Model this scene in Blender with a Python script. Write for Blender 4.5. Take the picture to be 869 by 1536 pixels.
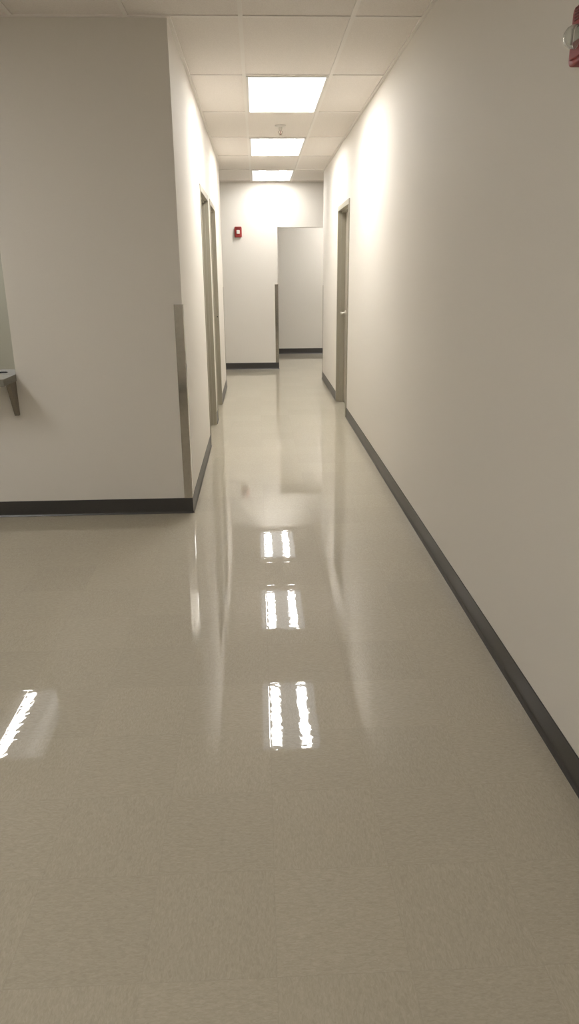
import bpy, bmesh, math
from mathutils import Matrix, Vector

# ------------------------------------------------------------------ scene, camera, light, exposure
for o in list(bpy.data.objects): bpy.data.objects.remove(o, do_unlink=True)
S = bpy.context.scene
C = S.collection
S.view_settings.view_transform = 'Standard'; S.view_settings.look = 'None'
S.view_settings.exposure = 0.33; S.view_settings.gamma = 1.0
S.view_settings.use_curve_mapping = False

F, PITCH, YAW, ROLL, EYE = 1076.8, 0.3223, 0.0403, -0.0085, 1.5038
cy, sy, cp, sp, cr, sr = (math.cos(YAW), math.sin(YAW), math.cos(PITCH), math.sin(PITCH),
                          math.cos(ROLL), math.sin(ROLL))
R = Vector((cy, -sy, 0)); Fh = Vector((sy, cy, 0)); Z = Vector((0, 0, 1))
fw = cp*Fh - sp*Z; U = sp*Fh + cp*Z
right = cr*R + sr*U; up = -sr*R + cr*U
cam = bpy.data.cameras.new('camera'); co = bpy.data.objects.new('camera', cam); C.objects.link(co)
M = Matrix((right, up, -fw)).transposed().to_4x4(); M.translation = Vector((0, 0, EYE))
co.matrix_world = M
cam.sensor_fit = 'VERTICAL'; cam.sensor_height = 36; cam.sensor_width = 36
cam.lens = F/1536*36; cam.clip_start = .02
S.camera = co

w = bpy.data.worlds.new('world'); S.world = w; w.use_nodes = True
w.node_tree.nodes['Background'].inputs[0].default_value = (.9, .93, 1, 1)
w.node_tree.nodes['Background'].inputs[1].default_value = 0.02

LENS_GLOW = 1.4        # even glow of a troffer lens
TUBE_GLOW = 48.0       # the two bands of lens in front of the tubes
LIGHT_COL = (1.0, .972, .935, 1)

# ------------------------------------------------------------------ materials
def nt(name):
    m = bpy.data.materials.new(name); m.use_nodes = True
    n = m.node_tree.nodes; l = m.node_tree.links
    return m, n, l, n['Principled BSDF']
def noise_bump(n, l, b, scale, strength, dist=.001, detail=4, sock='Normal', scl=None):
    tc = n.new('ShaderNodeTexCoord'); t = n.new('ShaderNodeTexNoise')
    t.inputs['Scale'].default_value = scale; t.inputs['Detail'].default_value = detail
    if scl:
        mp = n.new('ShaderNodeMapping'); mp.inputs['Scale'].default_value = scl
        l.new(tc.outputs['Object'], mp.inputs[0]); l.new(mp.outputs[0], t.inputs['Vector'])
    else: l.new(tc.outputs['Object'], t.inputs['Vector'])
    bp = n.new('ShaderNodeBump'); bp.inputs['Strength'].default_value = strength
    bp.inputs['Distance'].default_value = dist
    l.new(t.outputs['Fac'], bp.inputs['Height']); l.new(bp.outputs[0], b.inputs[sock])
    return t
def tint(n, l, t, b, c1, c2, lo=.35, hi=.65):
    r = n.new('ShaderNodeValToRGB'); r.color_ramp.elements[0].position = lo; r.color_ramp.elements[1].position = hi
    r.color_ramp.elements[0].color = (*c1, 1); r.color_ramp.elements[1].color = (*c2, 1)
    l.new(t.outputs['Fac'], r.inputs[0]); l.new(r.outputs[0], b.inputs['Base Color'])
def simple(name, col, rough=.5, metal=0, bump=(120, .15), var=.06, **kw):
    m, n, l, b = nt(name)
    b.inputs['Roughness'].default_value = rough; b.inputs['Metallic'].default_value = metal
    t = noise_bump(n, l, b, bump[0], bump[1], .0005)
    tint(n, l, t, b, tuple(c*(1-var) for c in col), tuple(min(1, c*(1+var)) for c in col))
    for k, v in kw.items(): b.inputs[k].default_value = v
    return m

WALLC = (.755, .72, .66)
m_wall = simple('satin_wall_paint', WALLC, .70, bump=(260, .10), var=.012, **{'Specular IOR Level': .25})
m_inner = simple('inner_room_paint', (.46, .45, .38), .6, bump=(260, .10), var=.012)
m_frame = simple('door_frame_paint', (.34, .315, .25), .45, bump=(300, .08), var=.02)
m_door = simple('door_leaf_paint', (.36, .325, .26), .5, var=.03)
m_base = simple('charcoal_rubber_base', (.050, .047, .044), .36, bump=(200, .1), var=.08)
m_grid = simple('ceiling_grid_white', (.86, .82, .77), .5, var=.01)
m_steel = simple('brushed_stainless', (.44, .415, .37), .13, 1.0, bump=(40, .05), var=.04)
m_white = simple('white_enamel', (.75, .73, .68), .35, var=.01)
m_red = simple('red_plastic', (.28, .020, .016), .5, var=.05)
m_redd = simple('dark_red_plastic', (.16, .012, .010), .45, var=.05)
m_chrome = simple('chrome', (.55, .53, .49), .38, 1.0, var=.02)
m_brass = simple('sprinkler_brass', (.30, .25, .19), .35, .8, var=.05)
m_dark = simple('dark_metal', (.05, .045, .04), .5, .5)
m_top = simple('counter_laminate', (.21, .20, .165), .45, bump=(90, .05), var=.10)
m_gusset = simple('counter_bracket_paint', (.22, .19, .15), .5, var=.05)
m_pen = simple('dark_pen_plastic', (.03, .028, .035), .4)

def lens_material(name, a, bnd):
    m, n, l, b = nt(name)
    n.remove(b); out = n['Material Output']
    tc = n.new('ShaderNodeTexCoord'); sx = n.new('ShaderNodeSeparateXYZ'); l.new(tc.outputs['Object'], sx.inputs[0])
    acc = None
    def mth(op, x, y=None, clamp=False):
        k = n.new('ShaderNodeMath'); k.operation = op; k.use_clamp = clamp
        for i, v in enumerate((x, y)):
            if v is None: continue
            if isinstance(v, (int, float)): k.inputs[i].default_value = v
            else: l.new(v, k.inputs[i])
        return k.outputs[0]
    ax = sx.outputs[0]
    total = a
    for c, g in zip((-.142, .142), bnd):
        d = mth('ABSOLUTE', mth('SUBTRACT', ax, c))
        s = mth('SUBTRACT', 1.0, mth('MULTIPLY', mth('SUBTRACT', d, .032), 1/.022), True)   # soft-edged band
        e = mth('SUBTRACT', 1.0, mth('MULTIPLY', mth('SUBTRACT', mth('ABSOLUTE', sx.outputs[1]), .50), 1/.05), True)
        s = mth('MULTIPLY', mth('MULTIPLY', s, e), g)
        total = mth('ADD', s, total)
    em = n.new('ShaderNodeEmission'); em.inputs[0].default_value = LIGHT_COL
    l.new(total, em.inputs[1]); l.new(em.outputs[0], out.inputs[0])
    return m
m_lens = lens_material('lit_lens', LENS_GLOW, (TUBE_GLOW, TUBE_GLOW))
m_lens_half = lens_material('half_lit_lens', .8, (TUBE_GLOW*.8, .5))

def ceiling_material():
    m, n, l, b = nt('mineral_fibre_tile'); b.inputs['Roughness'].default_value = .9
    t = noise_bump(n, l, b, 160, .5, .002, 6)
    tint(n, l, t, b, (.80, .75, .70), (.87, .82, .77), .3, .6)
    return m
m_ceil = ceiling_material()

def floor_material():
    m, n, l, b = nt('waxed_vinyl_tile')
    T = .3048
    def mth(op, x, y=None, clamp=False):
        k = n.new('ShaderNodeMath'); k.operation = op; k.use_clamp = clamp
        for i, v in enumerate((x, y)):
            if v is None: continue
            if isinstance(v, (int, float)): k.inputs[i].default_value = v
            else: l.new(v, k.inputs[i])
        return k.outputs[0]
    tc = n.new('ShaderNodeTexCoord'); sx = n.new('ShaderNodeSeparateXYZ'); l.new(tc.outputs['Object'], sx.inputs[0])
    u = mth('DIVIDE', mth('SUBTRACT', sx.outputs[0], .012 - 20*T), T)
    v = mth('DIVIDE', mth('SUBTRACT', sx.outputs[1], 2.115 - 20*T), T)
    iu, iv = mth('FLOOR', u), mth('FLOOR', v)
    fu, fv = mth('FRACT', u), mth('FRACT', v)
    cell = n.new('ShaderNodeCombineXYZ'); l.new(iu, cell.inputs[0]); l.new(iv, cell.inputs[1])
    wn = n.new('ShaderNodeTexWhiteNoise'); wn.noise_dimensions = '3D'; l.new(cell.outputs[0], wn.inputs['Vector'])
    par = mth('MODULO', mth('ADD', iu, iv), 2.0)          # quarter-turned tiles
    # streak noise in both directions
    outs = []
    for sc in ((1, .38, 1), (.38, 1, 1)):
        mp = n.new('ShaderNodeMapping'); mp.inputs['Scale'].default_value = sc
        ad = n.new('ShaderNodeVectorMath'); ad.operation = 'ADD'
        l.new(tc.outputs['Object'], ad.inputs[0]); l.new(wn.outputs['Color'], ad.inputs[1])
        l.new(ad.outputs[0], mp.inputs[0])
        ns = n.new('ShaderNodeTexNoise'); ns.inputs['Scale'].default_value = 170; ns.inputs['Detail'].default_value = 5
        ns.inputs['Roughness'].default_value = .62; ns.inputs['Distortion'].default_value = .8
        l.new(mp.outputs[0], ns.inputs['Vector']); outs.append(ns.outputs['Fac'])
    mixf = n.new('ShaderNodeMix'); mixf.data_type = 'FLOAT'
    l.new(par, mixf.inputs[0]); l.new(outs[0], mixf.inputs[2]); l.new(outs[1], mixf.inputs[3])
    rp = n.new('ShaderNodeValToRGB')
    e = rp.color_ramp.elements
    e[0].position = .30; e[0].color = (.405, .365, .280, 1)
    e[1].position = .70; e[1].color = (.505, .462, .370, 1)
    k = e.new(.5); k.color = (.455, .412, .325, 1)
    l.new(mixf.outputs[0], rp.inputs[0])
    # slight tile-to-tile tone and hair seams
    tone = mth('ADD', mth('MULTIPLY', wn.outputs['Value'], .05), .975)
    du = mth('MINIMUM', fu, mth('SUBTRACT', 1.0, fu)); dv = mth('MINIMUM', fv, mth('SUBTRACT', 1.0, fv))
    seam = mth('MULTIPLY', mth('MINIMUM', du, dv), 1/.006, True)
    sm = mth('ADD', mth('MULTIPLY', seam, .07), .93)
    vm = n.new('ShaderNodeVectorMath'); vm.operation = 'SCALE'
    l.new(rp.outputs[0], vm.inputs[0]); l.new(mth('MULTIPLY', tone, sm), vm.inputs['Scale'])
    l.new(vm.outputs[0], b.inputs['Base Color'])
    b.inputs['Roughness'].default_value = .55; b.inputs['Specular IOR Level'].default_value = .15
    b.inputs['Coat Weight'].default_value = 1; b.inputs['Coat Roughness'].default_value = .012
    b.inputs['Coat IOR'].default_value = 1.5
    # wavy wax film, each tile a hair out of level
    n1 = n.new('ShaderNodeTexNoise'); n1.inputs['Scale'].default_value = 48; n1.inputs['Detail'].default_value = .6
    l.new(tc.outputs['Object'], n1.inputs['Vector'])
    n2 = n.new('ShaderNodeTexNoise'); n2.inputs['Scale'].default_value = 3.0; n2.inputs['Detail'].default_value = 1
    l.new(tc.outputs['Object'], n2.inputs['Vector'])
    h = mth('ADD', mth('MULTIPLY', n1.outputs['Fac'], .00009), mth('MULTIPLY', n2.outputs['Fac'], .00012))
    h = mth('ADD', h, mth('MULTIPLY', seam, .00002))
    bp = n.new('ShaderNodeBump'); bp.inputs['Strength'].default_value = 1; bp.inputs['Distance'].default_value = 1
    l.new(h, bp.inputs['Height'])
    l.new(bp.outputs[0], b.inputs['Coat Normal'])
    return m
m_floor = floor_material()

def glass_material():
    m, n, l, b = nt('clear_strobe_lens')
    b.inputs['Base Color'].default_value = (.93, .95, .93, 1); b.inputs['Roughness'].default_value = .06
    b.inputs['IOR'].default_value = 1.40; b.inputs['Transmission Weight'].default_value = .92
    return m
m_clear = glass_material()

# ------------------------------------------------------------------ helpers
def bx(bm, x0, x1, y0, y1, z0, z1):
    vs = [bm.verts.new((x, y, z)) for z in (z0, z1) for x, y in ((x0, y0), (x1, y0), (x1, y1), (x0, y1))]
    for f in ((3, 2, 1, 0), (4, 5, 6, 7), (0, 1, 5, 4), (1, 2, 6, 5), (2, 3, 7, 6), (3, 0, 4, 7)):
        bm.faces.new([vs[i] for i in f])
def prism(bm, pts, axis, a, b):
    """pts: 2D outline in the two other axes, extruded along axis from a to b"""
    def p(q, t):
        return {'x': (t, q[0], q[1]), 'y': (q[0], t, q[1]), 'z': (q[0], q[1], t)}[axis]
    A = [bm.verts.new(p(q, a)) for q in pts]; B = [bm.verts.new(p(q, b)) for q in pts]
    n = len(pts)
    bm.faces.new(A); bm.faces.new(B[::-1])
    for i in range(n): bm.faces.new((A[i], B[i], B[(i+1) % n], A[(i+1) % n]))
def lathe(bm, prof, c, axis='z', seg=32):
    rings = []
    for r, t in prof:
        ring = []
        for i in range(seg):
            a = 2*math.pi*i/seg; ca, sa = r*math.cos(a), r*math.sin(a)
            q = {'z': (ca, sa, t), 'x': (t, ca, sa), 'y': (ca, t, sa)}[axis]
            ring.append(bm.verts.new((c[0]+q[0], c[1]+q[1], c[2]+q[2])))
        rings.append(ring)
    for A, B in zip(rings, rings[1:]):
        for i in range(seg): bm.faces.new((A[i], A[(i+1) % seg], B[(i+1) % seg], B[i]))
    bm.faces.new(rings[0][::-1]); bm.faces.new(rings[-1])
def obj(name, bm, mat, parent=None, bevel=0, smooth=False, seg=2):
    bmesh.ops.recalc_face_normals(bm, faces=bm.faces)
    me = bpy.data.meshes.new(name); bm.to_mesh(me); bm.free()
    me.materials.append(mat)
    if smooth:
        for p in me.polygons: p.use_smooth = True
    o = bpy.data.objects.new(name, me); C.objects.link(o)
    if parent: o.parent = parent
    if bevel:
        md = o.modifiers.new('bevel', 'BEVEL'); md.width = bevel; md.segments = seg; md.limit_method = 'ANGLE'
    return o
def boxobj(name, boxes, mat, parent=None, bevel=0):
    bm = bmesh.new()
    for b in boxes: bx(bm, *b)
    return obj(name, bm, mat, parent, bevel)
def struct(o): o['kind'] = 'structure'; return o
def empty(name, loc, rz=0):
    o = bpy.data.objects.new(name, None); C.objects.link(o); o.location = loc; o.rotation_euler = (0, 0, rz); return o
def tag(o, label, cat, group=None):
    o['label'] = label; o['category'] = cat
    if group: o['group'] = group
    return o
def copy_tree(o, parent=None):
    c = o.copy(); C.objects.link(c); c.parent = parent
    for ch in [x for x in o.children]: copy_tree(ch, c)
    return c

# ------------------------------------------------------------------ dimensions (metres)
H = 2.8106
XL, XR = -.4567, .9423          # corridor walls
YF = 4.530                      # face of the wall on the left of the picture
YLE, YRE = 10.076, 10.759       # where the corridor walls end
YE = 11.938                     # end wall
YB = 14.20                      # wall seen through the end opening
TH = .13
X0, X1, Y0 = -4.0, 3.2, -.5     # outer extents
DZ = 2.15                       # clear door height
G = .6096
GX, GY = -.0616, 4.5216         # ceiling grid origin

# ------------------------------------------------------------------ structure
struct(boxobj('floor', [(X0-.2, X1+.2, Y0-.2, YB+.2, -.05, 0)], m_floor))
ceil = struct(boxobj('ceiling', [(X0-.2, X1+.2, Y0-.2, YB+.2, H+.006, H+.06)], m_ceil))

WIN = (-2.95, -1.498, .88, 2.15)     # pass-through opening x0,x1,z0,z1
struct(boxobj('wall_front', [
    (X0, WIN[0], YF, YF+TH, 0, H+.006), (WIN[1], XL, YF, YF+TH, 0, H+.006),
    (WIN[0], WIN[1], YF, YF+TH, 0, WIN[2]), (WIN[0], WIN[1], YF, YF+TH, WIN[3], H+.006)], m_wall))
def side_wall(name, xa, xb, ya, yb, doors):
    bs = []; y = ya
    for a, b_ in doors:
        bs.append((xa, xb, y, a, 0, H+.006)); bs.append((xa, xb, a, b_, DZ+.05, H+.006)); y = b_
    bs.append((xa, xb, y, yb, 0, H+.006))
    return struct(boxobj(name, bs, m_wall))
D1, D2, D3 = (6.460, 7.470), (7.730, 8.680), (7.735, 8.775)     # rough openings, incl. the 50 mm frames
side_wall('wall_left', XL-TH, XL, YF+TH, YLE, [D1, D2])
side_wall('wall_right', XR, XR+TH, Y0, YRE, [D3])
struct(boxobj('wall_left_return', [(X0, XL-TH, YLE-TH, YLE, 0, H+.006)], m_wall))
struct(boxobj('wall_right_return', [(XR+TH, X1, YRE-TH, YRE, 0, H+.006)], m_wall))
OX, OZ = .328, 2.165
struct(boxobj('wall_end', [(X0, OX, YE, YE+TH, 0, H+.006), (OX, 2.3, YE, YE+TH, OZ, H+.006), (2.3, X1, YE, YE+TH, 0, H+.006)], m_wall))
struct(boxobj('wall_back', [(X0, X1, YB, YB+TH, 0, H+.006)], m_wall))
struct(boxobj('wall_rear', [(X0, XR+TH, Y0-TH, Y0, 0, H+.006)], m_wall))
struct(boxobj('wall_far_left', [(X0-TH, X0, Y0-TH, YF+TH, 0, H+.006), (X0-TH, X0, YLE-TH, YB+TH, 0, H+.006)], m_wall))
struct(boxobj('wall_far_right', [(X1, X1+TH, YRE-TH, YB+TH, 0, H+.006)], m_wall))
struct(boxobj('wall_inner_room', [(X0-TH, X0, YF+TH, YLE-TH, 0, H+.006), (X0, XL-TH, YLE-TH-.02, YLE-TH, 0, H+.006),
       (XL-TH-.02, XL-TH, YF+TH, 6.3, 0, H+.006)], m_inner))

# ceiling grid: tee bars every 2 ft along the corridor, every 4 ft across, wall angles
bm = bmesh.new()
for k in range(-6, 6):
    x = GX + k*G
    if X0 < x < X1: bx(bm, x-.012, x+.012, Y0, YB, H, H+.007)
for k in range(-4, 8):
    y = GY + 2*k*G
    if Y0 < y < YB: bx(bm, X0, X1, y-.012, y+.012, H+.0008, H+.0075)
grid = obj('ceiling_grid', bm, m_grid, ceil)
boxobj('wall_angle', [(XL-.002, XL+.02, YF, YLE, H-.002, H+.006), (XR-.02, XR+.002, Y0, YRE, H-.002, H+.006),
        (X0, XL+.0, YF-.02, YF+.002, H-.002, H+.006), (X0, X1, YE-.02, YE+.002, H-.002, H+.006)], m_grid, ceil)

# cove base: profile (distance from the wall, height)
PROF = [(0, .003), (0, .103), (.0022, .1035), (.0034, .101), (.0034, .022), (.0055, .010), (.0115, .002), (.0115, 0), (0, 0)]
def base(name, runs):
    """runs: (axis, wall coordinate, outward sign, from, to)"""
    bm = bmesh.new()
    for ax, c, s, a, b_ in runs:
        pts = [(c + s*d, z) for d, z in PROF]
        prism(bm, pts, ax, a, b_)
    return struct(obj(name, bm, m_base))
base('baseboard_front', [('x', YF, -1, X0, XL+.0036)])
base('baseboard_left', [('y', XL, 1, YF-.0036, D1[0]), ('y', XL, 1, D1[1], D2[0]), ('y', XL, 1, D2[1], YLE+.003)])
base('baseboard_right', [('y', XR, -1, Y0, D3[0]), ('y', XR, -1, D3[1], YRE+.003)])
base('baseboard_end', [('x', YE, -1, X0, OX+.003), ('y', OX, 1, YE-.003, YE+TH)])
base('baseboard_back', [('x', YB, -1, X0, X1)])
base('baseboard_rear', [('x', Y0, 1, X0, XR)])
base('baseboard_far_left', [('y', X0, 1, Y0, YF)])

# hollow metal doors in recessed frames
def door(name, wallx, out, ya, yb, lever_y=None, lever_dir=1, strike=False, proud=.012):
    """wallx = corridor face, out = +1 when the corridor lies towards +x"""
    root = struct(empty(name, (wallx, (ya+yb)/2, 0)))
    yc = (ya+yb)/2; hw = (yb-ya)/2; fw_ = .05
    def X(d): return -out*d            # depth d into the wall, local x
    def bb(d0, d1, a, b_, z0, z1):
        x = sorted((X(d0), X(d1))); return (x[0], x[1], a, b_, z0, z1)
    p = -proud
    fr = [bb(p, TH+.012, -hw, -hw+fw_, 0, DZ+.05), bb(p, TH+.012, hw-fw_, hw, 0, DZ+.05),
          bb(p, TH+.012, -hw+fw_, hw-fw_, DZ, DZ+.05)]
    st = [bb(.028, .078, -hw+fw_, -hw+fw_+.016, 0, DZ), bb(.028, .078, hw-fw_-.016, hw-fw_, 0, DZ),
          bb(.028, .078, -hw+fw_+.016, hw-fw_-.016, DZ-.016, DZ)]
    f = boxobj('door_frame', fr, m_frame, root, .0015)
    boxobj('door_stop', st, m_frame, f, .001)
    lf = boxobj('door_leaf', [bb(.079, .123, -hw+fw_+.003, hw-fw_-.003, .008, DZ-.003)], m_door, root, .002)
    # kick rail line: three hinges on the side away from the latch
    side = -1 if (lever_y is None or lever_y > yc) else 1
    if strike:
        boxobj('strike_plate', [bb(.006, .024, hw-fw_-.0015, hw-fw_+.001, .97, 1.08)], m_frame, root)
        bm = bmesh.new(); lathe(bm, [(.007, -.0006), (.007, .001)], (X(.012), hw-fw_-.0016, 1.023), 'y', 16)
        obj('latch_hole', bm, m_dark, root)
    if lever_y is not None:
        ly = lever_y - yc; z = 1.05
        h = empty('lever_handle', (0, 0, 0)); h.parent = root
        bm = bmesh.new(); c = (0, ly, z)
        d = (-1 if out > 0 else 1)
        prof = [(.033, X(.079)), (.033, X(.072)), (.027, X(.068)), (.012, X(.066)), (.011, X(.028)), (.012, X(.018))]
        lathe(bm, prof, c, 'x', 24); obj('rose', bm, m_chrome, h, smooth=True)
        bm = bmesh.new()
        pts = [(0, -.013), (.055, -.010), (.115, -.009), (.122, 0), (.115, .009), (.055, .010), (0, .013), (-.012, 0)]
        x = sorted((X(.016), X(.030)))
        prism(bm, [(ly+lever_dir*a, z+b_) for a, b_ in pts], 'x', x[0], x[1])
        obj('lever', bm, m_chrome, h, .003)
    return root
door('door_1', XL, 1, *D1, proud=.006)
door('door_2', XL, 1, *D2, strike=True, proud=.006)
door('door_3', XR, -1, *D3, lever_y=8.60, lever_dir=-1)

# ------------------------------------------------------------------ corner guards
def guard(x, y, sx, sy_, label, z0=.1035, z1=1.325):
    """sx: wing runs along -sx on the face whose normal is sy_ (y); the other wing along y on the face with normal sx"""
    t, w_ = .0035, .050
    bm = bmesh.new()
    o = [(0, 0), (-sx*w_, 0), (-sx*w_, sy_*t), (sx*t, sy_*t), (sx*t, -sy_*w_), (0, -sy_*w_)]
    prism(bm, o, 'z', 0, z1-z0)
    g = obj('corner_guard', bm, m_steel, None, .0006)
    g.location = (x, y, z0)
    return tag(g, label, 'corner guard')
guard(XL, YF, 1, -1, 'tall brushed steel corner guard on the near left wall corner')
guard(OX, YE, 1, -1, 'narrow steel corner guard beside the opening in the end wall')
guard(XL, YLE, 1, 1, 'thin steel corner guard at the far end of the left corridor wall')
guard(XR, YRE, -1, 1, 'thin steel corner guard at the far end of the right corridor wall')

# ------------------------------------------------------------------ ceiling lights
def troffer():
    t = empty('ceiling_light', (0, 0, H))
    a, b_ = .293, .598
    L, W = .277, .585
    boxobj('frame', [(-a, -L, -b_, b_, -.004, .004), (L, a, -b_, b_, -.004, .004),
                     (-L, L, -b_, -W, -.004, .004), (-L, L, W, b_, -.004, .004)], m_white, t)
    boxobj('diffuser', [(-L, L, -W, W, -.001, .003)], m_lens, t)
    return t
def place(t, x, y, label):
    t.location = (x, y, H); return tag(t, label, 'ceiling light', 'recessed lights in the ceiling grid')
cx = GX + G/2
t0 = troffer(); place(t0, cx, GY+3*G, 'recessed rectangular ceiling light nearest and largest in the corridor')
place(copy_tree(t0), cx, GY+7*G, 'recessed ceiling light in the middle of the corridor row, just past the sprinkler')
far = copy_tree(t0)
for ch in far.children:
    if ch.name.startswith('diffuser'):
        ch.data = ch.data.copy(); ch.data.materials[0] = lens_material('far_lens', LENS_GLOW, (TUBE_GLOW*.72, TUBE_GLOW*.72))
place(far, cx, GY+11*G, 'smallest recessed ceiling light, farthest one close to the end wall')
near = copy_tree(t0)
for ch in near.children:
    if ch.name.startswith('diffuser'):
        ch.data = ch.data.copy(); ch.data.materials[0] = lens_material('near_lens', LENS_GLOW, (TUBE_GLOW*.85, TUBE_GLOW*.85))
place(near, GX-4*G-G/2, GY-3*G, 'recessed ceiling light over the open area in front of the counter')
place(copy_tree(t0), -2.39, GY+7.2*G, 'added unseen fill light deepest in the room behind the pass-through')  # unseen extra fixture, added to brighten the wall behind the pass-through
place(copy_tree(t0), 1.6, 13.2, 'added out-of-sight fill light beyond the opening in the end wall')  # hidden lamp, added only to light the space past the end wall
t2 = copy_tree(t0)  # weaker lamp added out of frame to lift the near walls and floor
for ch in t2.children:
    if ch.name.startswith('diffuser'):
        ch.data = ch.data.copy(); ch.data.materials[0] = lens_material('fill_lens', 1.0, (TUBE_GLOW*.5, TUBE_GLOW*.5))
place(t2, GX-G-G/2, GY-7*G, 'added unseen fill light beside the rear wall, behind where the camera stands')
t1 = copy_tree(t0)
for ch in t1.children:
    if ch.name.startswith('diffuser'):
        ch.data = ch.data.copy(); ch.data.materials[0] = m_lens_half
place(t1, -2.39, GY+3*G, 'recessed ceiling light with one dim tube in the room behind the pass-through')

# ------------------------------------------------------------------ sprinkler
sp_ = empty('sprinkler', (.25, GY+5*G-.02, H))
bm = bmesh.new(); lathe(bm, [(.052, .004), (.052, -.002), (.040, -.010), (.022, -.013)], (0, 0, 0)); obj('escutcheon', bm, m_white, sp_, smooth=True)
bm = bmesh.new(); lathe(bm, [(.016, 0), (.016, -.030), (.012, -.036), (.012, -.042)], (0, 0, 0), seg=20); obj('body', bm, m_chrome, sp_, smooth=True)
bm = bmesh.new()
for s in (-1, 1):
    prism(bm, [(s*.011, -.040), (s*.020, -.048), (s*.016, -.066), (s*.003, -.074), (s*.003, -.069), (s*.012, -.063), (s*.015, -.049), (s*.007, -.040)], 'y', -.003, .003)
obj('frame_arms', bm, m_brass, sp_)
bm = bmesh.new(); lathe(bm, [(.0025, -.042), (.0025, -.070)], (0, 0, 0), seg=12); obj('bulb', bm, m_red, sp_)
bm = bmesh.new()
lathe(bm, [(.005, -.072), (.019, -.077), (.019, -.0785), (.005, -.080)], (0, 0, 0), seg=24)
obj('deflector', bm, m_brass, sp_, smooth=True)
tag(sp_, 'small pendant fire sprinkler hanging from the ceiling tile between the lights', 'sprinkler')

# ------------------------------------------------------------------ fire alarm strobes (face towards local -y)
def rrect(w_, h_, r, n=6):
    pts = []
    for cx_, cz, a0 in ((w_-r, h_-r, 0), (-w_+r, h_-r, 90), (-w_+r, -h_+r, 180), (w_-r, -h_+r, 270)):
        for i in range(n+1):
            a = math.radians(a0 + 90*i/n); pts.append((cx_+r*math.cos(a), cz+r*math.sin(a)))
    return pts
def strobe(loc, rz, label, hw=.058, hh=.074, dome=True):
    s = empty('fire_alarm_strobe', loc, rz)
    bm = bmesh.new(); prism(bm, rrect(hw, hh, .018), 'y', 0, -.042)
    obj('housing', bm, m_red, s, .006, True, 3)
    bm = bmesh.new(); prism(bm, rrect(hw*.72, hh*.30, .008), 'y', -.041, -.047)
    o = obj('front_panel', bm, m_red, s, .003)
    for v in o.data.vertices: v.co.z -= hh*.52
    bm = bmesh.new()
    for k in range(5):
        bx(bm, -hw*.6, hw*.6, -.0455, -.041, hh*.48+k*.0075, hh*.48+k*.0075+.0032)
    obj('sounder_grille', bm, m_redd, s, .0008)
    bm = bmesh.new(); prism(bm, rrect(.024, .024, .008), 'y', -.041, -.046)
    if dome:
        for v in bm.verts: v.co.z -= .010
    obj('reflector', bm, m_white, s, .001)
    bm = bmesh.new()
    if dome:
        lathe(bm, [(.001, -.082), (.014, -.0805), (.025, -.074), (.032, -.064), (.035, -.052), (.035, -.043), (.033, -.043), (.033, -.052), (.030, -.0625), (.0235, -.072), (.013, -.078), (.001, -.0795)], (0, 0, 0), 'y', 32)
        for v in bm.verts: v.co.x *= .86; v.co.z = v.co.z*.86 - .010
        obj('strobe_lens', bm, m_clear, s, smooth=True)
        bm = bmesh.new(); lathe(bm, [(.0035, -.020), (.0035, .018)], (0, -.060, -.010), 'z', 12)
        obj('flash_tube', bm, m_chrome, s, smooth=True)
    else:
        prism(bm, rrect(.024, .027, .006), 'y', -.047, -.066); obj('strobe_lens', bm, m_white, s, .004)
    return tag(s, label, 'fire alarm')
strobe((XR, 2.258, 2.124), -math.pi/2, 'red fire alarm strobe with clear domed lens high on the near right wall')
strobe((-.277, YE, 2.100), 0, 'red fire alarm strobe with white square lens on the end wall', .055, .077, False)

# ------------------------------------------------------------------ pass-through counter
ct = empty('counter', (WIN[1], YF, .874))
boxobj('countertop', [(WIN[0]-WIN[1], 0, -.23, -.0005, .006, .048)], m_top, ct, .0015)
struct(boxobj('trim_1', [(WIN[0]+.002, WIN[1]-.002, YF+.0005, YF+TH+.12, .8805, .922)], m_top))
bm = bmesh.new()
prism(bm, [(0, .006), (-.11, .006), (-.11, -.010), (-.026, -.205), (0, -.205)], 'x', -.03, -.004)
obj('bracket', bm, m_gusset, ct, .001)
bm = bmesh.new()
prism(bm, [(0, .006), (-.11, .006), (-.11, -.010), (-.026, -.205), (0, -.205)], 'x', -1.2, -1.174)
obj('bracket', bm, m_gusset, ct, .001)
tag(ct, 'grey laminate pass-through counter on brackets at the left edge of the front wall', 'counter')

bm = bmesh.new(); lathe(bm, [(.002, 0), (.004, .006), (.004, .12), (.0025, .13)], (0, 0, 0), 'x', 12)
pn = obj('pen', bm, m_pen, None, smooth=True); pn.location = (-1.70, 4.60, .9265)
tag(pn, 'thin dark pen lying on the grey pass-through counter', 'pen')
